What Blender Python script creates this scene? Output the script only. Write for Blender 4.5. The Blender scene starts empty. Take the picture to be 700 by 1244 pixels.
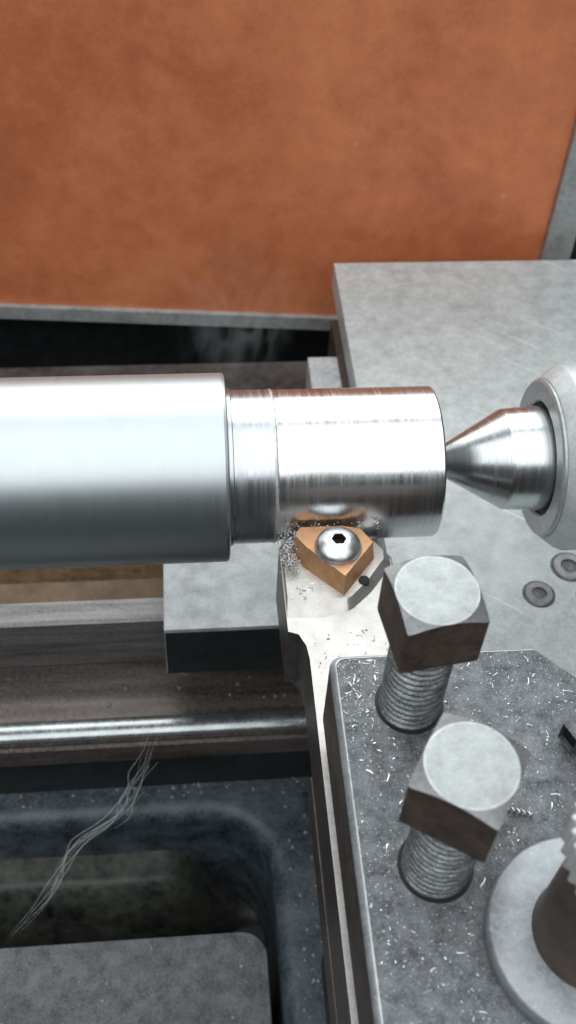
import bpy, bmesh, math, random
from mathutils import Vector, Matrix

S = 0.001                      # everything below is written in millimetres
scene = bpy.context.scene
C = scene.collection
random.seed(7)

# ------------------------------------------------------------------ camera
def make_camera():
    yaw, pitch, roll = 0.1326, 0.8558, 0.0661
    cy, sy, cp, sp = math.cos(yaw), math.sin(yaw), math.cos(pitch), math.sin(pitch)
    f = Vector((sy*cp, cy*cp, -sp)); r = Vector((cy, -sy, 0)); u = r.cross(f)
    cr, sr = math.cos(roll), math.sin(roll)
    r2 = cr*r + sr*u; u2 = -sr*r + cr*u
    M = Matrix((r2, u2, -f)).transposed().to_4x4()
    M.translation = Vector((-53.27, -163.49, 174.07))*S
    cam = bpy.data.cameras.new('camera'); o = bpy.data.objects.new('camera', cam); C.objects.link(o)
    o.matrix_world = M
    cam.sensor_fit = 'VERTICAL'; cam.sensor_height = 36; cam.sensor_width = 36
    cam.lens = 1300/1244*36
    cam.clip_start = 0.005; cam.clip_end = 50
    cam.dof.use_dof = True; cam.dof.focus_distance = 0.205; cam.dof.aperture_fstop = 30
    scene.camera = o
make_camera()

# ------------------------------------------------------------------ light
world = bpy.data.worlds.new('World'); scene.world = world; world.use_nodes = True
bg = world.node_tree.nodes['Background']
bg.inputs[0].default_value = (0.80, 0.90, 1.0, 1); bg.inputs[1].default_value = 0.07

def area(name, loc, target, sx, sy, power, col):
    l = bpy.data.lights.new(name, 'AREA'); l.shape = 'RECTANGLE'; l.size = sx; l.size_y = sy
    l.energy = power; l.color = col
    o = bpy.data.objects.new(name, l); C.objects.link(o); o.location = loc
    o.rotation_euler = (Vector(target)-Vector(loc)).to_track_quat('-Z', 'Y').to_euler()
    return o
# workshop ceiling lamps: one long bank in front of the machine, one behind it
area('ceiling_lamp_front', (-0.45, -0.48, 1.31), (-0.45, 0, 0), 2.7, 2.20, 42, (0.94, 0.98, 1.0))
area('ceiling_lamp_rear', (0.0, 1.27, 0.98), (0.0, 0, 0), 1.8, 1.60, 32, (0.95, 0.99, 1.0))

scene.view_settings.view_transform = 'Standard'
scene.view_settings.look = 'None'
scene.view_settings.exposure = 0.0
scene.view_settings.gamma = 1.0

# ------------------------------------------------------------------ materials
class NT:
    def __init__(s, name):
        s.m = bpy.data.materials.new(name); s.m.use_nodes = True
        s.t = s.m.node_tree; s.n = s.t.nodes; s.l = s.t.links
        s.b = s.n['Principled BSDF']
        tc = s.n.new('ShaderNodeTexCoord'); mp = s.n.new('ShaderNodeMapping')
        mp.inputs['Scale'].default_value = (1000, 1000, 1000)
        s.l.new(tc.outputs['Object'], mp.inputs[0])
        oi = s.n.new('ShaderNodeObjectInfo')     # every object gets its own patch of the pattern
        sc = s.n.new('ShaderNodeVectorMath'); sc.operation = 'SCALE'; sc.inputs[0].default_value = (137, 253, 371)
        s.l.new(oi.outputs['Random'], sc.inputs['Scale'])
        ad = s.n.new('ShaderNodeVectorMath'); ad.operation = 'ADD'
        s.l.new(mp.outputs[0], ad.inputs[0]); s.l.new(sc.outputs[0], ad.inputs[1]); s.co = ad.outputs[0]
    def stretch(s, sc):
        mp = s.n.new('ShaderNodeMapping'); mp.inputs['Scale'].default_value = sc
        s.l.new(s.co, mp.inputs[0]); return mp.outputs[0]
    def noise(s, scale, detail=4, rough=0.55, co=None, dist=0.0):
        n = s.n.new('ShaderNodeTexNoise'); n.inputs['Scale'].default_value = scale
        n.inputs['Detail'].default_value = detail; n.inputs['Roughness'].default_value = rough
        n.inputs['Distortion'].default_value = dist
        s.l.new(co or s.co, n.inputs['Vector']); return n.outputs[0]
    def voro(s, scale, feature='F1', co=None, rnd=1.0):
        n = s.n.new('ShaderNodeTexVoronoi'); n.feature = feature; n.inputs['Scale'].default_value = scale
        n.inputs['Randomness'].default_value = rnd
        s.l.new(co or s.co, n.inputs['Vector']); return n.outputs['Distance']
    def ramp(s, v, stops):
        n = s.n.new('ShaderNodeValToRGB'); e = n.color_ramp.elements
        while len(e) < len(stops): e.new(0.5)
        for k, (p, c) in enumerate(stops):
            e[k].position = p
            if not isinstance(c, (tuple, list)): c = (c, c, c)
            e[k].color = (*c, 1)
        s.l.new(v, n.inputs[0]); return n.outputs[0]
    def mix(s, fac, a, b, mode='MIX'):
        n = s.n.new('ShaderNodeMix'); n.data_type = 'RGBA'; n.blend_type = mode
        for i, v in ((0, fac), (6, a), (7, b)):
            if isinstance(v, (int, float)): n.inputs[i].default_value = v if i == 0 else (v, v, v, 1)
            elif isinstance(v, (tuple, list)): n.inputs[i].default_value = (*v, 1)
            else: s.l.new(v, n.inputs[i])
        return n.outputs[2]
    def math(s, op, a, b=0.0):
        n = s.n.new('ShaderNodeMath'); n.operation = op
        for i, v in ((0, a), (1, b)):
            if isinstance(v, (int, float)): n.inputs[i].default_value = v
            else: s.l.new(v, n.inputs[i])
        return n.outputs[0]
    def bump(s, h, strength, dist_mm, prev=None):
        n = s.n.new('ShaderNodeBump'); n.inputs['Strength'].default_value = strength
        n.inputs['Distance'].default_value = dist_mm*S
        s.l.new(h, n.inputs['Height'])
        if prev is not None: s.l.new(prev, n.inputs['Normal'])
        return n.outputs[0]
    def out(s, col=None, rough=None, metal=0.0, normal=None, **kw):
        for k, v in (('Base Color', col), ('Roughness', rough), ('Metallic', metal), ('Normal', normal)):
            if v is None: continue
            if isinstance(v, (int, float)): s.b.inputs[k].default_value = v
            elif isinstance(v, (tuple, list)): s.b.inputs[k].default_value = (*v, 1)
            else: s.l.new(v, s.b.inputs[k])
        for k, v in kw.items(): s.b.inputs[k].default_value = v
        return s.m

def m_turned(name, base, rough, ring_scale, ring_strength, streak, aniso):
    t = NT(name)
    ring = t.noise(1.0, 3, 0.7, t.stretch((ring_scale, 0.012, 0.012)))
    ring2 = t.noise(1.0, 2, 0.6, t.stretch((ring_scale*0.22, 0.02, 0.02)))
    smear = t.noise(0.10, 5, 0.6, t.stretch((0.7, 1, 1)), 0.8)
    col = t.mix(t.ramp(ring, [(0.3, 0.0), (0.7, 1.0)]), tuple(c*(1-streak) for c in base), base)
    col = t.mix(t.ramp(smear, [(0.42, 0.0), (0.75, 0.3)]), col, tuple(c*0.8 for c in base))
    rg = t.ramp(ring2, [(0.3, rough*(1-streak)), (0.7, rough*(1+streak))])
    tn = t.n.new('ShaderNodeTangent'); tn.direction_type = 'RADIAL'; tn.axis = 'X'
    t.l.new(tn.outputs[0], t.b.inputs['Tangent'])
    t.b.inputs['Anisotropic'].default_value = aniso; t.b.inputs['Anisotropic Rotation'].default_value = 0.0
    nb = t.bump(ring, ring_strength, 0.02) if ring_strength else None
    return t.out(col, rg, 1.0, nb)
M_big = m_turned('satin_ground_steel', (0.47, 0.505, 0.515), 0.39, 6.0, 0.015, 0.04, 0.0)
M_small = m_turned('freshly_turned_steel', (0.72, 0.73, 0.74), 0.235, 6.0, 0.38, 0.24, 0.0)
M_small2 = m_turned('rough_turned_steel', (0.54, 0.565, 0.585), 0.29, 4.5, 0.35, 0.2, 0.0)
M_cone = m_turned('hardened_centre_steel', (0.58, 0.61, 0.61), 0.26, 3.5, 0.25, 0.16, 0.0)

def m_iron(name, a, b, metal, rough, scr=0.0, speck=0.0, speckcol=(0.75, 0.78, 0.8), bumpy=0.2, sc=0.16, along=None):
    t = NT(name)
    n1 = t.noise(sc, 6, 0.62, t.stretch(along) if along else None); n2 = t.noise(sc*6, 5, 0.65); n3 = t.noise(2.6, 3, 0.6)
    f = t.math('ADD', t.math('MULTIPLY', n1, 0.55), t.math('MULTIPLY', n2, 0.45))
    col = t.ramp(f, [(0.36, a), (0.62, b)])
    if scr > 0:   # long straight scratches in two directions
        for ang, k in ((0.65, 1.0), (-0.30, 0.3)):
            mp = t.n.new('ShaderNodeMapping'); mp.inputs['Rotation'].default_value = (0, 0, ang)
            t.l.new(t.co, mp.inputs[0])
            mp2 = t.n.new('ShaderNodeMapping'); mp2.inputs['Scale'].default_value = (0.022, 1.1, 0.3)
            t.l.new(mp.outputs[0], mp2.inputs[0])
            sn = t.noise(1.0, 2, 0.5, mp2.outputs[0])
            col = t.mix(t.ramp(sn, [(0.68, 0.0), (0.74, scr*k)]), col, tuple(min(1, x*1.5) for x in b))
    if speck > 0:
        v = t.voro(1.5); mask = t.ramp(n3, [(0.5, 0.0), (0.56, 1.0)])
        sp = t.math('MULTIPLY', t.ramp(v, [(0.16, speck), (0.28, 0.0)]), mask)
        col = t.mix(sp, col, speckcol)
    rg = t.ramp(n2, [(0.3, rough*0.8), (0.75, min(1, rough*1.3))])
    nb = t.bump(n2, bumpy, 0.25); nb = t.bump(n3, bumpy*0.7, 0.08, nb)
    return t.out(col, rg, metal, nb)
M_slide = m_iron('ground_cast_iron', (0.35, 0.378, 0.376), (0.56, 0.60, 0.597), 0.22, 0.48, scr=0.6, bumpy=0.12, sc=0.2)
M_saddle = m_iron('grey_saddle_iron', (0.28, 0.305, 0.31), (0.56, 0.59, 0.60), 0.2, 0.5, scr=0.2, speck=0.4, bumpy=0.25, sc=0.2)
M_post = m_iron('oiled_tool_post_steel', (0.045, 0.05, 0.055), (0.21, 0.22, 0.232), 0.45, 0.42, scr=0.35, speck=0.45, bumpy=0.8, sc=0.42)
M_edge = m_iron('worn_edge_highlight', (0.42, 0.43, 0.42), (0.66, 0.67, 0.66), 0.7, 0.38, bumpy=0.3, sc=0.5)  # wear, with the edge highlight put into the paler colour
M_side = m_iron('brown_oxide_side', (0.045, 0.036, 0.032), (0.11, 0.088, 0.078), 0.5, 0.42, bumpy=0.2, sc=0.3)
M_washer = m_iron('grey_washer_steel', (0.22, 0.24, 0.25), (0.38, 0.40, 0.42), 0.5, 0.45, scr=0.3, speck=0.3, bumpy=0.25, sc=0.22)
M_head_top = m_iron('worn_bolt_head_face', (0.27, 0.285, 0.285), (0.42, 0.44, 0.44), 0.4, 0.42, scr=0.25, bumpy=0.15, sc=0.4)
M_rim = m_iron('bolt_rim_steel', (0.26, 0.27, 0.27), (0.60, 0.61, 0.61), 0.5, 0.4, bumpy=0.3, sc=0.35)
M_cham = m_iron('bolt_chamfer_steel', (0.13, 0.135, 0.135), (0.25, 0.255, 0.255), 0.5, 0.4, bumpy=0.15, sc=0.4)
M_head_side = m_iron('browned_bolt_head_side', (0.03, 0.02, 0.016), (0.125, 0.08, 0.058), 0.35, 0.42, bumpy=0.25, sc=0.35)
M_hub = m_iron('brown_hub', (0.045, 0.034, 0.028), (0.12, 0.085, 0.068), 0.3, 0.45, bumpy=0.2, sc=0.2)
M_ring = m_iron('pale_knurled_ring', (0.45, 0.45, 0.44), (0.66, 0.66, 0.65), 0.4, 0.5, bumpy=0.2, sc=0.5)
M_thread = m_iron('oily_thread_steel', (0.10, 0.11, 0.115), (0.42, 0.44, 0.45), 0.75, 0.32, speck=0.6, bumpy=0.4, sc=0.5)
M_house = m_iron('pale_centre_housing', (0.40, 0.425, 0.425), (0.58, 0.61, 0.61), 0.25, 0.40, speck=0.15, bumpy=0.2, sc=0.25)
M_facering = m_iron('grey_face_ring', (0.33, 0.35, 0.35), (0.5, 0.52, 0.52), 0.6, 0.4, bumpy=0.15, sc=0.4)
M_holder = m_iron('satin_nickel_holder', (0.44, 0.42, 0.395), (0.60, 0.58, 0.55), 0.65, 0.40, bumpy=0.12, sc=0.25)
M_pad = m_iron('brushed_seat_metal', (0.38, 0.36, 0.335), (0.52, 0.495, 0.465), 0.75, 0.32, bumpy=0.15, sc=0.3)
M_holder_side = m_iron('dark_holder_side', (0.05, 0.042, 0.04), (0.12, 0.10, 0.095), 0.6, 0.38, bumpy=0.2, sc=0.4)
M_bed = m_iron('oily_brown_bed_steel', (0.055, 0.045, 0.04), (0.20, 0.165, 0.15), 0.5, 0.33, bumpy=0.3, sc=0.16, along=(0.12, 1.3, 1.3))
M_bed_grey = m_iron('oily_grey_way', (0.06, 0.058, 0.055), (0.26, 0.255, 0.25), 0.5, 0.36, bumpy=0.3, sc=0.3, along=(0.08, 1.2, 1.2))
M_rail = m_iron('polished_way_edge', (0.30, 0.32, 0.32), (0.50, 0.53, 0.53), 0.85, 0.28, bumpy=0.15, sc=0.1)
M_ochre = m_iron('ochre_oiled_casting', (0.075, 0.05, 0.026), (0.21, 0.145, 0.08), 0.1, 0.5, bumpy=0.3, sc=0.07)
M_dark = m_iron('grime_and_shade_black', (0.006, 0.008, 0.009), (0.022, 0.026, 0.028), 0.1, 0.45, bumpy=0.3, sc=0.2)  # grime, and shade painted into gaps and under parts
M_rear = m_iron('grimy_rear_bed', (0.02, 0.02, 0.02), (0.10, 0.09, 0.082), 0.2, 0.5, bumpy=0.3, sc=0.05)
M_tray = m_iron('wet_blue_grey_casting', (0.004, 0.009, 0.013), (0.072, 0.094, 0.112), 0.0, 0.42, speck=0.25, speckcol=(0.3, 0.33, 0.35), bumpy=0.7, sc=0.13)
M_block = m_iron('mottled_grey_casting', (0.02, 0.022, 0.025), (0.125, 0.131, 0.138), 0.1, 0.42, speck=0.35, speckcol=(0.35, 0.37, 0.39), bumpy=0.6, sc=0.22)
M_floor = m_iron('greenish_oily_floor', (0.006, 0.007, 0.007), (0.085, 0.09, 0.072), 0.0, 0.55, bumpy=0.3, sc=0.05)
M_frame = m_iron('grey_painted_steel', (0.22, 0.235, 0.225), (0.42, 0.44, 0.43), 0.2, 0.5, bumpy=0.15, sc=0.1)

def m_insert():
    t = NT('bronze_coated_carbide')
    n = t.noise(0.5, 5, 0.6); n2 = t.noise(3, 3, 0.6)
    col = t.ramp(n, [(0.25, (0.40, 0.21, 0.10)), (0.55, (0.50, 0.27, 0.135)), (0.8, (0.57, 0.34, 0.19))])
    return t.out(col, t.ramp(n2, [(0.3, 0.34), (0.7, 0.5)]), 0.45, t.bump(n2, 0.15, 0.05))
M_insert = m_insert()
M_insert_edge = m_iron('rubbed_insert_edge', (0.55, 0.38, 0.25), (0.68, 0.50, 0.36), 0.5, 0.4, bumpy=0.1, sc=0.5)

def m_screw():
    t = NT('polished_screw_steel')
    n = t.noise(0.7, 4, 0.6, None, 0.8)
    return t.out(t.ramp(n, [(0.3, 0.52), (0.6, 0.74)]), t.ramp(n, [(0.3, 0.3), (0.7, 0.42)]), 1.0)
M_screw = m_screw()

def m_panel():
    t = NT('rust_red_painted_sheet')
    n1 = t.noise(0.022, 5, 0.6, None, 0.3); n2 = t.noise(0.12, 6, 0.65); n3 = t.noise(0.9, 4, 0.65)
    f = t.math('ADD', t.math('MULTIPLY', n1, 0.5), t.math('ADD', t.math('MULTIPLY', n2, 0.33), t.math('MULTIPLY', n3, 0.17)))
    col = t.ramp(f, [(0.34, (0.42, 0.117, 0.046)), (0.46, (0.55, 0.163, 0.063)), (0.56, (0.65, 0.210, 0.086)), (0.68, (0.72, 0.27, 0.125))])
    v = t.voro(0.035); col = t.mix(t.ramp(v, [(0.02, 0.5), (0.05, 0.0)]), col, (0.6, 0.36, 0.22))
    return t.out(col, 0.55, 0.0, t.bump(n2, 0.1, 0.3))
M_panel = m_panel()

def m_chip():
    t = NT('bright_steel_swarf')
    n = t.noise(0.8, 2, 0.5)
    return t.out(t.ramp(n, [(0.3, 0.42), (0.7, 0.85)]), 0.25, 1.0)
M_chip = m_chip()
def m_drop():
    t = NT('coolant_drop')
    n = t.noise(0.3, 2, 0.5)
    return t.out(t.ramp(n, [(0.3, (0.09, 0.10, 0.105)), (0.7, (0.20, 0.21, 0.215))]), 0.10, 0.0)
M_drop = m_drop()
M_strand = NT('pale_matte_strand').out((0.62, 0.64, 0.63), 0.5, 0.0)  # pale matte colour replaces the sheen of the metal
M_black = NT('hole_shade_black').out((0.006, 0.006, 0.006), 0.6, 0.0)  # paints the shade inside sockets, holes and gaps

# ------------------------------------------------------------------ mesh helpers
def V(p): return Vector(p)
def finish(name, bm, mats, parent=None, loc=None, sharp=40, smooth=True):
    """bm is in world millimetres; the object origin goes to loc (or the parent's base)."""
    base = Vector(parent['_base']) if parent else Vector(loc or (0, 0, 0))
    for v in bm.verts: v.co = (v.co - base)*S
    bmesh.ops.recalc_face_normals(bm, faces=bm.faces)
    lim = math.radians(sharp)
    for f in bm.faces: f.smooth = smooth
    for e in bm.edges:
        if len(e.link_faces) == 2 and e.calc_face_angle(0) > lim: e.smooth = False
    me = bpy.data.meshes.new(name); bm.to_mesh(me); bm.free()
    for m in (mats if isinstance(mats, (list, tuple)) else [mats]): me.materials.append(m)
    o = bpy.data.objects.new(name, me); C.objects.link(o)
    if parent: o.parent = parent; o['_base'] = tuple(base)
    else: o.location = base*S
    return o
def thing(name, label, cat, base, group=None):
    o = bpy.data.objects.new(name, None); C.objects.link(o); o.location = Vector(base)*S
    o.empty_display_size = 0.01
    o['label'] = label; o['category'] = cat; o['_base'] = tuple(base)
    if group: o['group'] = group
    return o
def tag(o, label, cat, group=None, kind=None):
    o['label'] = label; o['category'] = cat
    if group: o['group'] = group
    if kind: o['kind'] = kind
    return o

def add_prism(bm, poly, z0, z1, mat=0, top=None, mat_top=None):
    """vertical prism over an xy polygon; top = other polygon for the upper face"""
    top = top or poly
    a = [bm.verts.new((x, y, z0)) for x, y in poly]; b = [bm.verts.new((x, y, z1)) for x, y in top]
    n = len(a); fs = []
    for i in range(n): fs.append(bm.faces.new((a[i], a[(i+1) % n], b[(i+1) % n], b[i])))
    f0 = bm.faces.new(a[::-1]); f1 = bm.faces.new(b); fs += [f0, f1]
    for f in fs: f.material_index = mat
    if mat_top is not None: f1.material_index = mat_top
    return fs, f1
def rect(x0, x1, y0, y1): return [(x0, y0), (x1, y0), (x1, y1), (x0, y1)]
def add_xprism(bm, prof, x0, x1, mat=0):
    """profile in (y, z) swept along x"""
    a = [bm.verts.new((x0, y, z)) for y, z in prof]; b = [bm.verts.new((x1, y, z)) for y, z in prof]
    n = len(a); fs = []
    for i in range(n): fs.append(bm.faces.new((a[i], a[(i+1) % n], b[(i+1) % n], b[i])))
    fs += [bm.faces.new(a[::-1]), bm.faces.new(b)]
    for f in fs: f.material_index = mat
    return fs
def bevel(bm, w, segs=2, ang=30, mat=-1, sel=None):
    es = [e for e in bm.edges if len(e.link_faces) == 2 and e.calc_face_angle(0) > math.radians(ang) and (sel is None or sel(e))]
    bmesh.ops.bevel(bm, geom=es, offset=w, segments=segs, profile=0.6, affect='EDGES', material=mat, clamp_overlap=True)
def revolve(bm, prof, axis='x', centre=(0, 0, 0), segs=128, mat=0, radius_fn=None):
    """prof: (station, radius) list; radius 0 closes to a point"""
    rings = []
    cx, cy, cz = centre
    def pt(s, r, t):
        if axis == 'x': return (cx+s, cy+r*math.cos(t), cz+r*math.sin(t))
        return (cx+r*math.cos(t), cy+r*math.sin(t), cz+s)
    for s, r in prof:
        if r <= 1e-6: rings.append([bm.verts.new(pt(s, 0, 0))])
        else: rings.append([bm.verts.new(pt(s, r, 2*math.pi*k/segs)) for k in range(segs)])
    fs = []
    for A, B in zip(rings, rings[1:]):
        for k in range(segs):
            j = (k+1) % segs
            if len(A) == 1 and len(B) == 1: continue
            if len(A) == 1: f = bm.faces.new((A[0], B[j], B[k]))
            elif len(B) == 1: f = bm.faces.new((A[k], A[j], B[0]))
            else: f = bm.faces.new((A[k], A[j], B[j], B[k]))
            f.material_index = mat; fs.append(f)
    return fs
def add_tube(bm, pts, r, segs=5):
    prev = None
    n = len(pts)
    for i, p in enumerate(pts):
        p = Vector(p); d = (Vector(pts[min(i+1, n-1)]) - Vector(pts[max(i-1, 0)]))
        if d.length < 1e-9: d = Vector((0, 0, 1))
        d.normalize(); a = d.cross(Vector((0.3, 0.2, 1))).normalized(); b = d.cross(a)
        rr = r(i/(n-1)) if callable(r) else r
        ring = [bm.verts.new(p + (a*math.cos(t)+b*math.sin(t))*rr) for t in [2*math.pi*k/segs for k in range(segs)]]
        if prev:
            for k in range(segs): bm.faces.new((prev[k], prev[(k+1) % segs], ring[(k+1) % segs], ring[k]))
        else: bm.faces.new(ring[::-1])
        prev = ring
    bm.faces.new(prev)
def round_poly(pts, radii, segs=8):
    out = []
    n = len(pts)
    for i in range(n):
        r = radii[i]; p = Vector(pts[i])
        if r <= 0: out.append(tuple(p)); continue
        a = (Vector(pts[i-1])-p).normalized(); b = (Vector(pts[(i+1) % n])-p).normalized()
        half = math.acos(max(-1, min(1, a.dot(b))))/2
        d = r/math.tan(half)
        c = p + (a+b).normalized()*(r/math.sin(half))
        s = p + a*d - c; e = p + b*d - c
        a0 = math.atan2(s.y, s.x); a1 = math.atan2(e.y, e.x); da = (a1-a0+math.pi) % (2*math.pi)-math.pi
        for k in range(segs+1):
            t = a0+da*k/segs; out.append((c.x+r*math.cos(t), c.y+r*math.sin(t)))
    return out

# ------------------------------------------------------------------ lathe bed
X0, X1 = -260, 200
bed = thing('lathe_bed', 'oily brown lathe bed running under the grey bar and saddle', 'lathe bed', (-30, 20, -220))
bm = bmesh.new()   # raised inner way
add_xprism(bm, [(12.4, -100), (12.4, -75.5), (20.5, -75.5), (20.5, -100)], X0, X1)
bevel(bm, 0.9, 3)
finish('inner_way', bm, M_bed_grey, bed)
bm = bmesh.new()   # lower flat with its front lip
add_xprism(bm, [(-14.2, -106), (-14.2, -98.2), (-13.4, -97.4), (-12.4, -97.6), (-11.6, -96.4), (12.2, -95.6), (12.2, -106)], X0, X1)
bevel(bm, 0.4, 2)
fw = finish('front_way', bm, M_bed, bed)
bm = bmesh.new()   # bright rounded strip along the way
prof = [(-9.3+3.2*math.cos(t), -96.0+1.9*math.sin(t)) for t in [math.pi*k/14 for k in range(15)]]
add_xprism(bm, prof, X0, X1)
finish('way_strip', bm, M_rail, fw, sharp=60)
bm = bmesh.new()
add_xprism(bm, [(-13, -220), (-13, -106.2), (12, -106.2), (12, -220)], X0, X1); bevel(bm, 1, 2)
finish('front_wall', bm, M_dark, bed)
bm = bmesh.new()
add_xprism(bm, [(20.7, -200), (20.7, -97), (44, -97), (52, -108), (95, -120), (108, -200)], X0, X1); bevel(bm, 1.5, 2)
finish('bed_web', bm, M_ochre, bed)
bm = bmesh.new()
add_xprism(bm, [(106, -200), (106, -92), (112, -88), (124, -88), (126, -94), (142, -94), (142, -200)], X0, X1); bevel(bm, 1.2, 2)
finish('rear_way', bm, M_rear, bed)
bm = bmesh.new()
add_xprism(bm, [(142.2, -320), (142.2, -235), (260, -235), (260, -320)], X0, X1)
finish('rear_tray', bm, M_dark, bed)
bm = bmesh.new(); add_prism(bm, rect(X0, X1, 176, 182), -300, -92)
finish('gap_backdrop', bm, M_dark, bed)  # dark backdrop added to close off the gap under the guard

# ------------------------------------------------------------------ carriage casting with pocket (front tray)
tray = thing('carriage_casting', 'dark wet blue grey carriage casting with a rounded pocket below the bed', 'casting', (-70, -70, -190))
outer = rect(-260, -18, -200, -12.5)
pocket = round_poly([(-250, -190), (-34.5, -190), (-34.5, -23.0), (-250, -23.0)], [2, 2, 19, 2], 14)
def frame_mesh(bm, outer, inner, ztop, zbot, lip=2.2):
    # top face with a hole: walls of the hole rounded over the lip
    rings = []
    steps = 6
    cx = sum(p[0] for p in inner)/len(inner)
    n = len(inner)
    nrm = []
    for i in range(n):
        a, b = Vector(inner[i-1]), Vector(inner[(i+1) % n]); t = (b-a).normalized(); nrm.append(Vector((t.y, -t.x)))
    for k in range(steps+1):
        t = math.pi/2*k/steps
        off = lip*(1-math.sin(t)); dz = lip*(1-math.cos(t))
        rings.append([bm.verts.new((p[0]+nrm[i].x*off, p[1]+nrm[i].y*off, ztop-dz)) for i, p in enumerate(inner)])
    rings.append([bm.verts.new((p[0], p[1], zbot)) for p in inner])
    for A, B in zip(rings, rings[1:]):
        for i in range(n): bm.faces.new((A[i], A[(i+1) % n], B[(i+1) % n], B[i]))
    o = [bm.verts.new((x, y, ztop)) for x, y in outer]
    eo = [bm.edges.new((o[i], o[(i+1) % len(o)])) for i in range(len(o))]
    ei = [bm.edges.get((rings[0][i], rings[0][(i+1) % n])) for i in range(n)]
    bmesh.ops.triangle_fill(bm, use_beauty=True, edges=eo+ei)
    ob = [bm.verts.new((x, y, zbot)) for x, y in outer]
    for i in range(len(o)): bm.faces.new((o[i], o[(i+1) % len(o)], ob[(i+1) % len(o)], ob[i]))
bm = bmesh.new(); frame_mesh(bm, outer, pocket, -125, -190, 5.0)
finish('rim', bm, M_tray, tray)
def smooth(t): t = max(0.0, min(1.0, t)); return t*t*(3-2*t)
bm = bmesh.new(); G = []
for iy in range(31):
    row = []
    for ix in range(71):
        x = -200+165.8*ix/70; y = -54+31*iy/30
        z = -149-36*smooth((x+66)/26)-40*smooth((-31-y)/18)+0.5*math.sin(x*0.11+y*.2)  # drop-off shaped to make the dark shadow band beside the boss
        row.append(bm.verts.new((x, y, z)))
    G.append(row)
for a, b in zip(G, G[1:]):
    for k in range(70): bm.faces.new((a[k], a[k+1], b[k+1], b[k]))
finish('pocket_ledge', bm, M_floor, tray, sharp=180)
bm = bmesh.new(); add_prism(bm, rect(-249, -35, -189, -23.4), -194, -188)
finish('pocket_floor', bm, M_dark, tray)
bm = bmesh.new()
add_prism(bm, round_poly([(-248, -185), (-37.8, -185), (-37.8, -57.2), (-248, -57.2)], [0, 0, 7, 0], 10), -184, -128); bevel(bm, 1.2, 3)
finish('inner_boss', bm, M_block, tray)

# ------------------------------------------------------------------ saddle
sad = thing('saddle', 'grey cast saddle wing lying over the bed under the bar', 'saddle', (-20, 30, -75))
bm = bmesh.new(); add_prism(bm, rect(-62.2, 90, -5, 62), -75.3, -55); bevel(bm, 0.9, 3, mat=1)
finish('front_wing', bm, [M_saddle, M_saddle], sad)
bm = bmesh.new(); add_prism(bm, rect(-62.0, -20, -5.25, -3), -75.2, -56.4)
finish('front_shade_strip', bm, M_dark, sad)  # dark strip paints the shade on the wing's front face
bm = bmesh.new(); add_prism(bm, rect(-15, 90, 62.3, 100), -80, -55.5); bevel(bm, 0.9, 3)
finish('rear_wing', bm, M_saddle, sad)

# ------------------------------------------------------------------ cross slide
cs = thing('cross_slide', 'flat grey cross slide plate with scratches behind the bolts', 'cross slide', (40, 30, -54.7))
bm = bmesh.new(); add_prism(bm, rect(-3.2, 140, -75, 136), -54.6, -45); bevel(bm, 0.8, 3, mat=1)
finish('plate', bm, [M_slide, M_edge], cs)
bm = bmesh.new(); add_prism(bm, rect(-5.5, 138, -70, 118), -70, -54.8); bevel(bm, 0.6, 2)
finish('slide_base', bm, M_side, cs)
for (x, y, r) in ((34.2, -5.8, 3.8), (44.3, 2.6, 4.4), (47.0, -7.0, 2.8)):
    bm = bmesh.new()
    revolve(bm, [(-45.4, r), (-44.75, r), (-44.45, r-0.35), (-44.45, r*0.52), (-45.3, r*0.46), (-45.3, 0)], 'z', (x, y, 0), 40)
    sc = finish('screw', bm, M_cham, cs)
    bm = bmesh.new(); revolve(bm, [(-44.93, 0), (-44.93, r+0.5), (-45.2, r+0.5)], 'z', (x, y, 0), 40)
    # recess ring painted dark by dirt: a thin washer of grime round the screw
    g = finish('grime_ring', bm, M_post, sc)

# ------------------------------------------------------------------ splash guard behind
dirv = Vector((122.8, -10.6, 0)).normalized(); nrm = Vector((-dirv.y, dirv.x, 0))     # nrm points backwards
P0 = Vector((-122.8, 163.6, 0))
guard = thing('splash_guard', 'rust red sheet metal splash guard with grey bottom rail', 'splash guard', (-20, 155, -84))
def guard_box(bm, s0, s1, d0, d1, z0, z1):
    pts = [P0+dirv*s0+nrm*d0, P0+dirv*s1+nrm*d0, P0+dirv*s1+nrm*d1, P0+dirv*s0+nrm*d1]
    return add_prism(bm, [(p.x, p.y) for p in pts], z0, z1)
bm = bmesh.new(); guard_box(bm, -160, 196, 0, 2, -82, 52)
finish('sheet', bm, M_panel, guard)
bm = bmesh.new(); guard_box(bm, -160, 196, -2.2, 3, -86.5, -81); bevel(bm, 0.8, 2)
finish('bottom_rail', bm, M_frame, guard)
bm = bmesh.new(); guard_box(bm, 196.3, 206, -3, 4, -86.3, 52); bevel(bm, 0.8, 2)
finish('side_post', bm, M_frame, guard)
bm = bmesh.new(); guard_box(bm, 208, 330, 2, 6, -86.3, 52); bevel(bm, 0.8, 2)
finish('side_panel', bm, M_side, guard)

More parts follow.
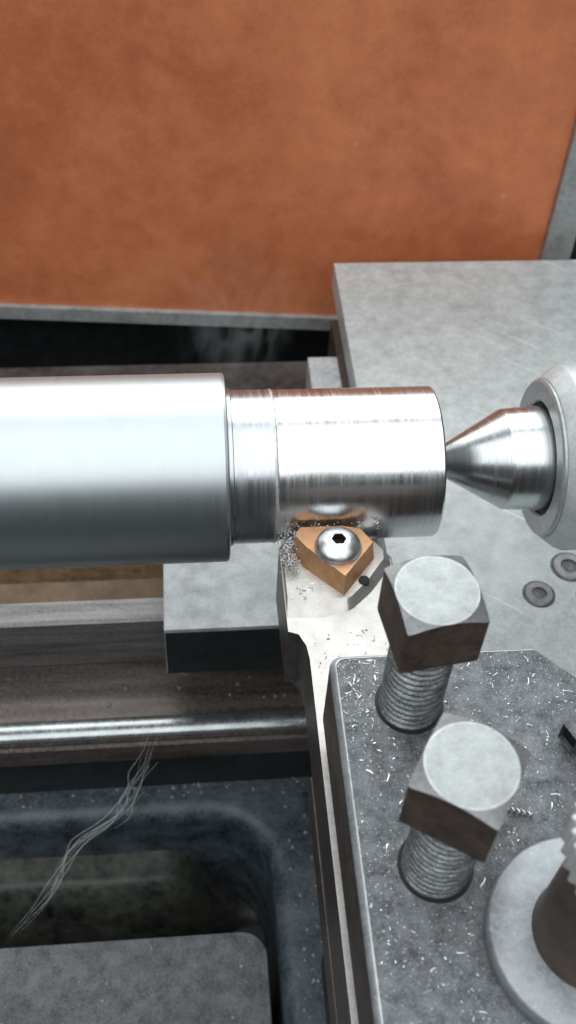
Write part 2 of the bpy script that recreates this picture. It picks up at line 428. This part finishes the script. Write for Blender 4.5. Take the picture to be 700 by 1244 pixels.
# ------------------------------------------------------------------ workpiece
bar = thing('turned_bar', 'round steel bar being turned, satin thick end and mirror bright thin end', 'steel bar', (-60, 0, -21))
RB, RS = 20.95, 17.0
R0 = random.Random(11)
XE = -45.9
bm = bmesh.new()
revolve(bm, [(-260, 0), (-260, RB), (XE-0.8, RB), (XE-0.25, RB-0.18), (XE, RB-0.7), (XE, 16.0)], 'x', segs=192)
finish('thick_section', bm, M_big, bar, sharp=8)
bm = bmesh.new()
revolve(bm, [(XE-0.5, 17.6), (XE+0.9, 17.6), (XE+1.1, 17.08), (-36.0, 17.08)], 'x', segs=192)
finish('uncut_section', bm, M_small2, bar, sharp=8)
bm = bmesh.new()
revolve(bm, [(-36.0, 17.08), (-35.85, 17.1), (-35.4, RS), (-0.45, RS), (-0.1, RS-0.15), (0, RS-0.5), (0, 5.2), (-8, 0)], 'x', segs=192)
finish('turned_section', bm, M_small, bar, sharp=8)
bm = bmesh.new()   # bright burr thrown up where the tool stands
N = 192; rings = []
for q, (x, r) in enumerate(((-36.35, 17.05), (-36.15, 17.16), (-35.95, 17.2), (-35.75, 17.14), (-35.55, 16.97))):
    rings.append([bm.verts.new((x+0.06*math.sin(k*1.7)*math.sin(k*0.37), (r+R0.uniform(-.02, .03))*math.cos(2*math.pi*k/N), (r+R0.uniform(-.02, .03))*math.sin(2*math.pi*k/N))) for k in range(N)])
for A, B in zip(rings, rings[1:]):
    for k in range(N): bm.faces.new((A[k], A[(k+1) % N], B[(k+1) % N], B[k]))
finish('cut_burr', bm, M_edge, bar, sharp=180)

# ------------------------------------------------------------------ live centre
lc = thing('live_centre', 'pale live centre whose polished steel cone supports the bar end', 'live centre', (40, 0, -22))
bm = bmesh.new()
revolve(bm, [(-3.2, 0.0), (-2.6, 0.35), (16.1, 11.25), (16.6, 11.45), (23.5, 11.9), (32, 11.9), (32, 0)], 'x', segs=160)
finish('cone', bm, M_cone, lc, sharp=8)
bm = bmesh.new()
revolve(bm, [(30, 13.0), (25.5, 13.0), (25.0, 13.4), (24.9, 17.4), (25.3, 17.95), (27, 17.95)], 'x', segs=160)
finish('face_ring', bm, M_facering, lc, sharp=12)
bm = bmesh.new()
revolve(bm, [(26.0, 13.1), (26.0, 11)], 'x', segs=96)
finish('seal_gap_shade', bm, M_black, lc)  # black colour stands in for shade in the gap round the cone
bm = bmesh.new()
revolve(bm, [(26.0, 17.8), (25.9, 18.25), (26.2, 18.6), (29.2, 20.9), (30.2, 21.3), (95, 21.3), (95, 0)], 'x', segs=160)
finish('housing', bm, M_house, lc, sharp=12)

# ------------------------------------------------------------------ tool holder
th = thing('tool_holder', 'satin metal turning tool holder with bronze insert cutting the bar', 'tool holder', (-21, -60, -26))
bm = bmesh.new()
outline = [(-35.3, -17.6), (-19, -17.4), (-13.5, -18.9), (-11.3, -22), (-11.0, -150), (-31.3, -150), (-31.3, -46.6), (-31.7, -43.4), (-33.0, -40.6), (-35.1, -39.8)]
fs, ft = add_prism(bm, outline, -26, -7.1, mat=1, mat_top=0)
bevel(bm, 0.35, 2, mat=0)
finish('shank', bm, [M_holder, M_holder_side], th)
bm = bmesh.new()
pb = round_poly([(-35.15, -17.5), (-19, -17.35), (-13.2, -18.2), (-10.95, -21), (-10.95, -24.2), (-16.2, -31.0), (-21.6, -36.0), (-28.0, -38.0), (-35.15, -37.8)], [0, 0, 0, 0, 0, 2, 8, 6, 0], 5)
pt = round_poly([(-34.7, -17.9), (-19.2, -17.7), (-14.4, -18.6), (-13.0, -21), (-13.2, -23.2), (-17.2, -28.6), (-21.8, -33.4), (-27.0, -33.2), (-34.7, -32.6)], [0, 0, 0, 0, 0, 2, 3, 6, 0], 5)
add_prism(bm, pb, -7.7, -5.3, top=pt)
bevel(bm, 0.15, 2, ang=20)
finish('seat_pad', bm, M_pad, th)
# bronze insert with truncated rear
ib = [(-33.6, -19.8), (-31.0, -24.6), (-22.9, -32.9), (-15.2, -23.2), (-17.6, -18.6), (-22, -17.9), (-32.0, -17.9)]
it = [(-32.2, -20.4), (-30.3, -23.4), (-22.9, -31.5), (-16.0, -22.8), (-18.3, -19.0), (-22, -18.1), (-31.2, -18.1)]
bm = bmesh.new(); add_prism(bm, ib, -6.2, 0.0, top=it); bevel(bm, 0.22, 2, ang=20, mat=1)
ins = finish('insert', bm, [M_insert, M_insert_edge], th)
bm = bmesh.new(); revolve(bm, [(-5.2, 0), (-5.1, 0.95), (-5.05, 1.15), (-6.6, 1.3)], 'z', (-18.2, -28.9, 0), 24)
finish('relief_hole_shade', bm, M_black, th)  # black cap on the pad; its colour gives the hole's inner shade
# dome screw with hex socket
bm = bmesh.new()
cx, cy = -23.6, -23.9; N = 48
prof = [(0.0, 4.6), (0.0, 5.0), (0.25, 5.0), (0.5, 4.85)] + [(0.5+2.6*math.sin(t), 4.85*math.cos(t)) for t in [k*0.09 for k in range(1, 13)]]
prof = [p for p in prof if p[1] > 2.1]
rings = []
for z, r in prof: rings.append([bm.verts.new((cx+r*math.cos(2*math.pi*k/N), cy+r*math.sin(2*math.pi*k/N), z)) for k in range(N)])
def hexr(t, ap): 
    a = (t % (math.pi/3)) - math.pi/6
    return ap/math.cos(a)
zt = prof[-1][0]+0.1
for (ap, z) in ((1.38, zt), (1.32, zt-0.12), (1.32, zt-1.9)):
    rings.append([bm.verts.new((cx+hexr(2*math.pi*k/N, ap)*math.cos(2*math.pi*k/N), cy+hexr(2*math.pi*k/N, ap)*math.sin(2*math.pi*k/N), z)) for k in range(N)])
for q, (A, B) in enumerate(zip(rings, rings[1:])):
    for k in range(N):
        f = bm.faces.new((A[k], A[(k+1) % N], B[(k+1) % N], B[k]))
        if q >= len(rings)-2: f.material_index = 1
f = bm.faces.new(rings[-1]); f.material_index = 1
finish('clamp_screw', bm, [M_screw, M_black], ins, sharp=35)

# ------------------------------------------------------------------ tool post
tp = thing('tool_post', 'dark speckled steel tool post clamping the holder, chips on its plate', 'tool post', (0, -105, -46))
bm = bmesh.new()
lo = round_poly([(-31.0, -170), (40, -170), (40, -97), (5.9, -62.0), (-31.0, -62.0)], [0, 0, 0, 1.2, 2.4], 5)
hi = round_poly([(-30.2, -169), (39, -169), (39, -97.4), (5.5, -62.8), (-30.2, -62.8)], [0, 0, 0, 1.0, 1.9], 5)
h2 = round_poly([(-29.95, -168.7), (38.7, -168.7), (38.7, -97.5), (5.4, -63.05), (-29.95, -63.05)], [0, 0, 0, 0.9, 1.8], 5)
rr = [[bm.verts.new((x, y, z)) for x, y in P] for P, z in ((lo, -0.3), (lo, 16.8), (hi, 17.85), (h2, 18.0))]
for q, (A, B) in enumerate(zip(rr, rr[1:])):
    for k in range(len(A)):
        f = bm.faces.new((A[k], A[(k+1) % len(A)], B[(k+1) % len(A)], B[k])); f.material_index = (2, 1, 3)[q]
bm.faces.new(rr[0][::-1]).material_index = 2; bm.faces.new(rr[-1])
finish('top_plate', bm, [M_post, M_washer, M_side, M_edge], tp)
bm = bmesh.new(); add_prism(bm, [(-10.8, -170), (38, -170), (38, -97), (5, -64), (-10.8, -64)], -26, -0.5)
finish('column', bm, M_side, tp)
bm = bmesh.new(); add_prism(bm, [(-31.6, -170), (40, -170), (40, -97), (5.6, -62.9), (-31.6, -62.9)], -36, -26.1); bevel(bm, 0.3, 2, mat=1)
finish('bottom_plate', bm, [M_side, M_edge], tp)
bm = bmesh.new(); add_prism(bm, rect(-24, 50, -170, -70), -120, -36.2); bevel(bm, 1, 2)
finish('swivel_base', bm, M_dark, tp)
WC = (0.6, -113.4)
bm = bmesh.new(); revolve(bm, [(18.1, 8), (18.1, 14.1), (18.5, 14.5), (21.6, 14.5), (22.0, 14.1), (22.0, 8)], 'z', (*WC, 0), 128)
wa = finish('washer', bm, M_washer, tp, sharp=60)
bm = bmesh.new(); revolve(bm, [(22.0, 0), (22.0, 8.3), (23.0, 8.0), (47, 7.7), (47, 0)], 'z', (*WC, 0), 96)
hub = finish('hub', bm, M_hub, tp)
bm = bmesh.new()
N = 240
rings = []
for z, r0, am in ((46.5, 7.6, 0), (47.2, 9.8, 0.34), (53.0, 9.8, 0.34), (53.8, 9.0, 0.0), (53.8, 4.0, 0)):
    rings.append([bm.verts.new((WC[0]+(r0+am*math.cos(34*2*math.pi*k/N))*math.cos(2*math.pi*k/N), WC[1]+(r0+am*math.cos(34*2*math.pi*k/N))*math.sin(2*math.pi*k/N), z)) for k in range(N)])
for A, B in zip(rings, rings[1:]):
    for k in range(N): bm.faces.new((A[k], A[(k+1) % N], B[(k+1) % N], B[k]))
bm.faces.new(rings[-1])
finish('toothed_ring', bm, M_ring, hub)

# ------------------------------------------------------------------ clamp bolts
def bolt(centre, ang, label, zbase=18.0, ztop=50.0, zhead=38.6, af=12.5, rt=5.25):
    x, y = centre
    t = thing('clamp_bolt', label, 'bolt', (x, y, zbase), 'square headed clamp bolts of the tool post')
    # head: square prism intersected with a 30 degree cone
    bm = bmesh.new()
    N = 96; rc = af/2*1.0
    def sq(th): 
        a = ((th+math.pi/4) % (math.pi/2))-math.pi/4
        return (af/2)/math.cos(a)
    def ring(fn, z):
        return [bm.verts.new((x+fn(2*math.pi*k/N)*math.cos(2*math.pi*k/N+ang), y+fn(2*math.pi*k/N)*math.sin(2*math.pi*k/N+ang), z(2*math.pi*k/N) if callable(z) else z)) for k in range(N)]
    slope = math.tan(math.radians(27))
    rd = lambda th: min(sq(th), af/2*1.39)
    R = [ring(lambda th: 0.55*rc, ztop), ring(lambda th: rc-0.24, ztop), ring(lambda th: rc, ztop-0.03),
         ring(lambda th: rd(th), lambda th: ztop-0.03-(rd(th)-rc)*slope),
         ring(lambda th: rd(th), zhead+0.3), ring(lambda th: rd(th)-0.35, zhead), ring(lambda th: rt*0.9, zhead)]
    f = bm.faces.new(R[0]); f.material_index = 0
    for q, (A, B) in enumerate(zip(R, R[1:])):
        for k in range(N):
            f = bm.faces.new((A[k], A[(k+1) % N], B[(k+1) % N], B[k])); f.material_index = (0, 3, 2)[q] if q < 3 else 1
    finish('head', bm, [M_head_top, M_head_side, M_cham, M_rim], t, sharp=18)
    bm = bmesh.new()
    pitch, depth, npp, NS = 1.5, 0.62, 8, 56
    rows = int((zhead+0.2-(zbase-3))/pitch*npp)
    prev = None
    for j in range(rows+1):
        z = zbase-3+j*pitch/npp
        cur = []
        for k in range(NS):
            ph = (z/pitch - k/NS) % 1.0
            tri = abs(ph-0.5)*2; tri = min(1, max(0, tri*1.25-0.12))
            r = rt-depth*tri
            cur.append(bm.verts.new((x+r*math.cos(2*math.pi*k/NS), y+r*math.sin(2*math.pi*k/NS), z)))
        if prev:
            for k in range(NS): bm.faces.new((prev[k], prev[(k+1) % NS], cur[(k+1) % NS], cur[k]))
        prev = cur
    ts = finish('threaded_shank', bm, M_thread, t, sharp=70)
    # flat black ring paints the shade in the threaded hole's clearance
    bm = bmesh.new(); revolve(bm, [(18.06, rt-0.6), (18.06, rt+0.55), (17.9, rt+0.55)], 'z', (x, y, 0), 64)
    finish('clearance_shade', bm, M_black, ts)
    return t
bolt((-18.5, -72.6), math.radians(8), 'square headed bolt nearest the bronze insert, long thread showing')
bolt((-18.9, -100.6), math.radians(-32.5), 'square headed bolt turned cornerwise, between the other bolt and the big washer')
# short grey locking lever whose bored end peeps in at the right
bm = bmesh.new()
add_prism(bm, [(0, -2.4), (4, -3.2), (30, -3.6), (30, 3.6), (4, 3.2), (0, 2.4)], -2.9, 2.9)
bevel(bm, 0.4, 2)
fe = [f for f in bm.faces if f.normal.x < -0.9]
bmesh.ops.inset_region(bm, faces=fe, thickness=0.35, depth=-1.2)
for f in bm.faces:
    if f.calc_center_median().x > 0.9 and f.calc_center_median().x < 1.4 and abs(f.calc_center_median().y) < 2.2: f.material_index = 1
LV = Matrix.Translation((5.6, -82.2, 20.9)) @ Matrix.Scale(0.72, 4) @ Matrix.Rotation(math.radians(24), 4, 'Z')
bmesh.ops.transform(bm, matrix=LV, verts=bm.verts)
finish('locking_lever', bm, [M_post, M_black], tp)

# ------------------------------------------------------------------ swarf
def chip_bm(items):
    """each item: position, length, width, heading, curl, lift"""
    bm = bmesh.new()
    for (p, L, w, h, curl, tilt) in items:
        n = 4
        pos = Vector(p); d = h
        last = None
        for k in range(n+1):
            dv = Vector((math.cos(d), math.sin(d), 0)); sd = Vector((-dv.y, dv.x, 0))
            zz = math.sin(math.pi*k/n)*tilt
            a = bm.verts.new(pos+sd*w/2+Vector((0, 0, zz+w*0.45))); b = bm.verts.new(pos-sd*w/2+Vector((0, 0, zz+0.02)))
            if last: bm.faces.new((last[0], a, b, last[1]))
            last = (a, b); pos = pos+dv*L/n; d += curl/n
    return bm
R = random.Random(3)
def onplate(x, y):
    if x < -29.6 or x > 30 or y > -63.2 or y < -135: return False
    if x > 5 and y > -62.6-(x-5.6): return False
    for (bx, by, br) in ((-18.5, -72.6, 5.8), (-18.9, -100.6, 5.8), (0.6, -113.4, 15.5)):
        if math.hypot(x-bx, y-by) < br: return False
    return True
items = []
while len(items) < 950:
    x, y = R.uniform(-29.6, 14), R.uniform(-135, -63)
    w = 0.25+0.75*math.exp(-abs(x+27)/6)*math.exp(-abs(y+72)/22) + 0.4*math.exp(-abs(math.hypot(x-.6, y+113.4)-16.5)/2)
    cl = 0.5+0.5*math.sin(x*0.55+1.3*math.sin(y*0.31))*math.sin(y*0.47+1.1*math.sin(x*0.4))
    if R.random() > w*cl*1.6 or not onplate(x, y): continue
    s = R.random()
    L = 0.12+0.33*s if R.random() < 0.93 else R.uniform(0.7, 1.8)
    items.append(((x, y, 18.02), L, R.uniform(0.04, 0.13), R.uniform(0, 6.3), R.uniform(-0.9, 0.9), R.uniform(0, 0.1)))
for k in range(55):
    x, y = -29.4+abs(R.gauss(0, 6)), -63.3-abs(R.gauss(0, 13))
    if not onplate(x, y): continue
    items.append(((x, y, 18.02), R.uniform(0.5, 1.5), R.uniform(0.07, 0.2), R.uniform(0, 6.3), R.uniform(-1.6, 1.6), R.uniform(0.05, 0.3)))
o = finish('metal_chips', chip_bm(items), M_chip, None, (-10, -95, 18), sharp=180)
tag(o, 'tiny bright metal chips sprinkled over the tool post plate', 'chips', kind='stuff')
items = []
for k in range(150):   # on the holder
    x, y = R.uniform(-34.5, -12), R.uniform(-61, -26)
    z = -7.07
    inpad = y > -38.0
    if inpad:
        if x > -24 and y > -40+ (x+24)*0.9: continue
        z = -5.27 if (y > -33.2 and x < -26) else None
        if z is None: continue
        if y > -33.5+abs(x+23)*1.1 and x > -31: continue
    else:
        if y > -40.4 or x < -30.2: continue
    items.append(((x, y, z), R.uniform(0.25, 1.0), R.uniform(0.1, 0.3), R.uniform(0, 6.3), R.uniform(-2, 2), R.uniform(0, 0.2)))
o = finish('metal_chips', chip_bm(items), M_chip, None, (-23, -40, -5), sharp=180)
tag(o, 'scattered fine chips lying on the bright tool holder top', 'chips', kind='stuff')
# woolly clump at the cutting point
bm = bmesh.new()
for k in range(120):
    u = R.random()
    c = Vector((-35.0+R.random()**1.6*5.5, -17.6-R.random()**1.3*9.5, -4.3+R.random()*2.6))
    if c.x > -31.6 and c.y < -22: c.x = -34.6+R.random()*2.2
    rad, turns, ph = R.uniform(0.2, 0.6), R.uniform(0.6, 1.6), R.uniform(0, 6.3)
    ax = Vector((R.uniform(-1, 1), R.uniform(-1, 1), R.uniform(-.3, .6))).normalized()
    a = ax.cross(Vector((0.2, 0.3, 1))).normalized(); b = ax.cross(a)
    pts = [c+ax*(t*1.2)+a*math.cos(ph+t*turns*6.28)*rad+b*math.sin(ph+t*turns*6.28)*rad for t in [q/7 for q in range(8)]]
    add_tube(bm, pts, R.uniform(0.05, 0.11), 4)
o = finish('swarf_clump', bm, M_chip, None, (-34, -22, -2.4), sharp=180)
tag(o, 'woolly silver swarf clump left of the bronze insert tip', 'swarf', kind='stuff')
# row of chips thrown along the tool edge
bm = bmesh.new()
for k in range(46):
    x = R.uniform(-33, -13.5); y = -17.6-R.random()*0.9; z = R.uniform(-2.2, 0.6)
    add_tube(bm, [(x, y, z), (x+R.uniform(-.5, .5), y-0.2, z+R.uniform(.2, .7)), (x+R.uniform(-.8, .8), y-R.uniform(0, .6), z+R.uniform(.2, 1.0))], R.uniform(0.06, 0.13), 4)
o = finish('metal_chips', bm, M_chip, None, (-23, -18, -2.4), sharp=180)
tag(o, 'white splinters standing along the insert edge under the bar', 'chips', kind='stuff')
# one coiled chip on the plate
bm = bmesh.new()
pts = []
for k in range(70):
    t = k/69; a = t*7*2*math.pi
    pts.append((-7.9+4.1*t, -92.4-1.6*t*0.9, 18.75) if False else (-7.9+5.6*t+0.08*math.sin(a), -91.9-1.9*t+0.3*math.cos(a), 18.5+0.3*math.sin(a)))
add_tube(bm, pts, 0.2, 5)
o = finish('coiled_chip', bm, M_chip, None, (-5.5, -93, 18), sharp=180)
tag(o, 'single coiled metal chip lying right of the cornerwise bolt', 'chip')
# fine swarf strands hanging from the bed edge into the pocket
bm = bmesh.new()
A = Vector((-66.0, -14.8, -97)); B = Vector((-80, -27, -124)); D = Vector((-111, -47, -149))
for k in range(10):
    ph, am = R.uniform(0, 6.3), R.uniform(1.0, 3.2)
    off = Vector((R.uniform(-4, 3), R.uniform(-1.5, 1.5), R.uniform(0, 3)))
    t0 = R.choice([0, R.uniform(0, .1), R.uniform(0, .5)]); t1 = R.choice([1, R.uniform(.8, 1), R.uniform(.4, .8)])
    pts = []
    for q in range(48):
        t = t0+(t1-t0)*q/47
        p = A*(1-t)**2+B*2*t*(1-t)+D*t*t
        env = 0.35+math.sin(math.pi*min(1, t*1.1))*0.65
        wv = (math.sin(ph+t*(13+k % 5*2))+0.5*math.sin(ph*3+t*31))*am*env
        p = p+off*(1-t*0.55)+Vector((1.0, -0.6, 0.0))*(2.2*math.sin(t*7.5)+1.0*math.sin(t*17+1))*math.sin(math.pi*t)+Vector((wv*0.75, wv*0.30, 0.4*am*math.sin(ph*2+t*13)))
        p.z = max(p.z, -148.5)
        pts.append(p)
    w0 = R.uniform(0.035, 0.075)
    add_tube(bm, pts, lambda t, w0=w0: w0*(0.4+0.8*math.sin(math.pi*t)), 4)
o = finish('swarf_strands', bm, M_strand, None, (-90, -30, -149), sharp=180)
tag(o, 'thin pale hair-like swarf strands trailing from the bed into the pocket', 'swarf', kind='stuff')

# coolant drops on the dark castings
def drops(name, label, spots, base):
    bm = bmesh.new()
    for (x, y, z, r) in spots:
        m = Matrix.Translation((x, y, z)) @ Matrix.Diagonal((r, r*R.uniform(.8, 1.2), r*0.55, 1))
        bmesh.ops.create_icosphere(bm, subdivisions=2, radius=1.0, matrix=m)
    o = finish(name, bm, M_drop, None, base, sharp=180)
    tag(o, label, 'drops', kind='stuff')
sp = []
while len(sp) < 90:
    x, y = R.uniform(-120, -20), R.uniform(-95, -13)
    if x < -29.5 and y < -17.5: continue
    sp.append((x, y, -125, R.uniform(0.25, 0.85)))
drops('coolant_drops', 'coolant drops beaded on the dark casting rim', sp, (-60, -30, -125))
sp = [(R.uniform(-118, -40), R.uniform(-92, -59.5), -128, 0.2+0.7*R.random()**2) for k in range(60)]
drops('coolant_drops', 'coolant drops beaded on the grey boss at bottom left', sp, (-80, -75, -128))
sp = [(R.uniform(-115, -22), R.uniform(-3, 10), -95.9, 0.2+0.7*R.random()**2) for k in range(40)]
drops('coolant_drops', 'coolant drops on the brown bed way under the saddle', sp, (-70, 3, -96))

# thin smoke lifting off the cut
bm = bmesh.new()
bmesh.ops.create_icosphere(bm, subdivisions=3, radius=1.0, matrix=Matrix.Translation((-42, 46, 4)) @ Matrix.Rotation(-0.35, 4, 'X') @ Matrix.Diagonal((20, 12, 26, 1)))
def m_smoke():
    m = bpy.data.materials.new('thin_cutting_smoke'); m.use_nodes = True; t = m.node_tree; n = t.nodes; l = t.links
    n.remove(n['Principled BSDF']); pv = n.new('ShaderNodeVolumePrincipled')
    tc = n.new('ShaderNodeTexCoord'); mp = n.new('ShaderNodeMapping'); mp.inputs['Scale'].default_value = (130, 130, 55)
    l.new(tc.outputs['Object'], mp.inputs[0])
    no = n.new('ShaderNodeTexNoise'); no.inputs['Scale'].default_value = 1; no.inputs['Detail'].default_value = 3; no.inputs['Distortion'].default_value = 1.6
    l.new(mp.outputs[0], no.inputs['Vector'])
    r1 = n.new('ShaderNodeMapRange'); r1.inputs[1].default_value = 0.5; r1.inputs[2].default_value = 0.75; r1.inputs[3].default_value = 0; r1.inputs[4].default_value = 1
    l.new(no.outputs[0], r1.inputs[0])
    g = n.new('ShaderNodeMapping'); g.inputs['Scale'].default_value = (1/0.017, 1/0.014, 1/0.030)
    l.new(tc.outputs['Object'], g.inputs[0])
    ln = n.new('ShaderNodeVectorMath'); ln.operation = 'LENGTH'; l.new(g.outputs[0], ln.inputs[0])
    r2 = n.new('ShaderNodeMapRange'); r2.inputs[1].default_value = 0.15; r2.inputs[2].default_value = 0.95; r2.inputs[3].default_value = 1; r2.inputs[4].default_value = 0
    l.new(ln.outputs['Value'], r2.inputs[0])
    mu = n.new('ShaderNodeMath'); mu.operation = 'MULTIPLY'; l.new(r1.outputs[0], mu.inputs[0]); l.new(r2.outputs[0], mu.inputs[1])
    m2 = n.new('ShaderNodeMath'); m2.operation = 'MULTIPLY'; m2.inputs[1].default_value = 30; l.new(mu.outputs[0], m2.inputs[0])
    pv.inputs['Color'].default_value = (0.9, 0.94, 0.96, 1); l.new(m2.outputs[0], pv.inputs['Density'])
    l.new(pv.outputs[0], n['Material Output'].inputs['Volume'])
    return m
o = finish('smoke', bm, m_smoke(), None, (-42, 46, 4), sharp=180)
tag(o, 'faint wisps of smoke rising behind the cut on the bar', 'smoke', kind='stuff')

for o in bpy.data.objects:
    if '_base' in o: del o['_base']
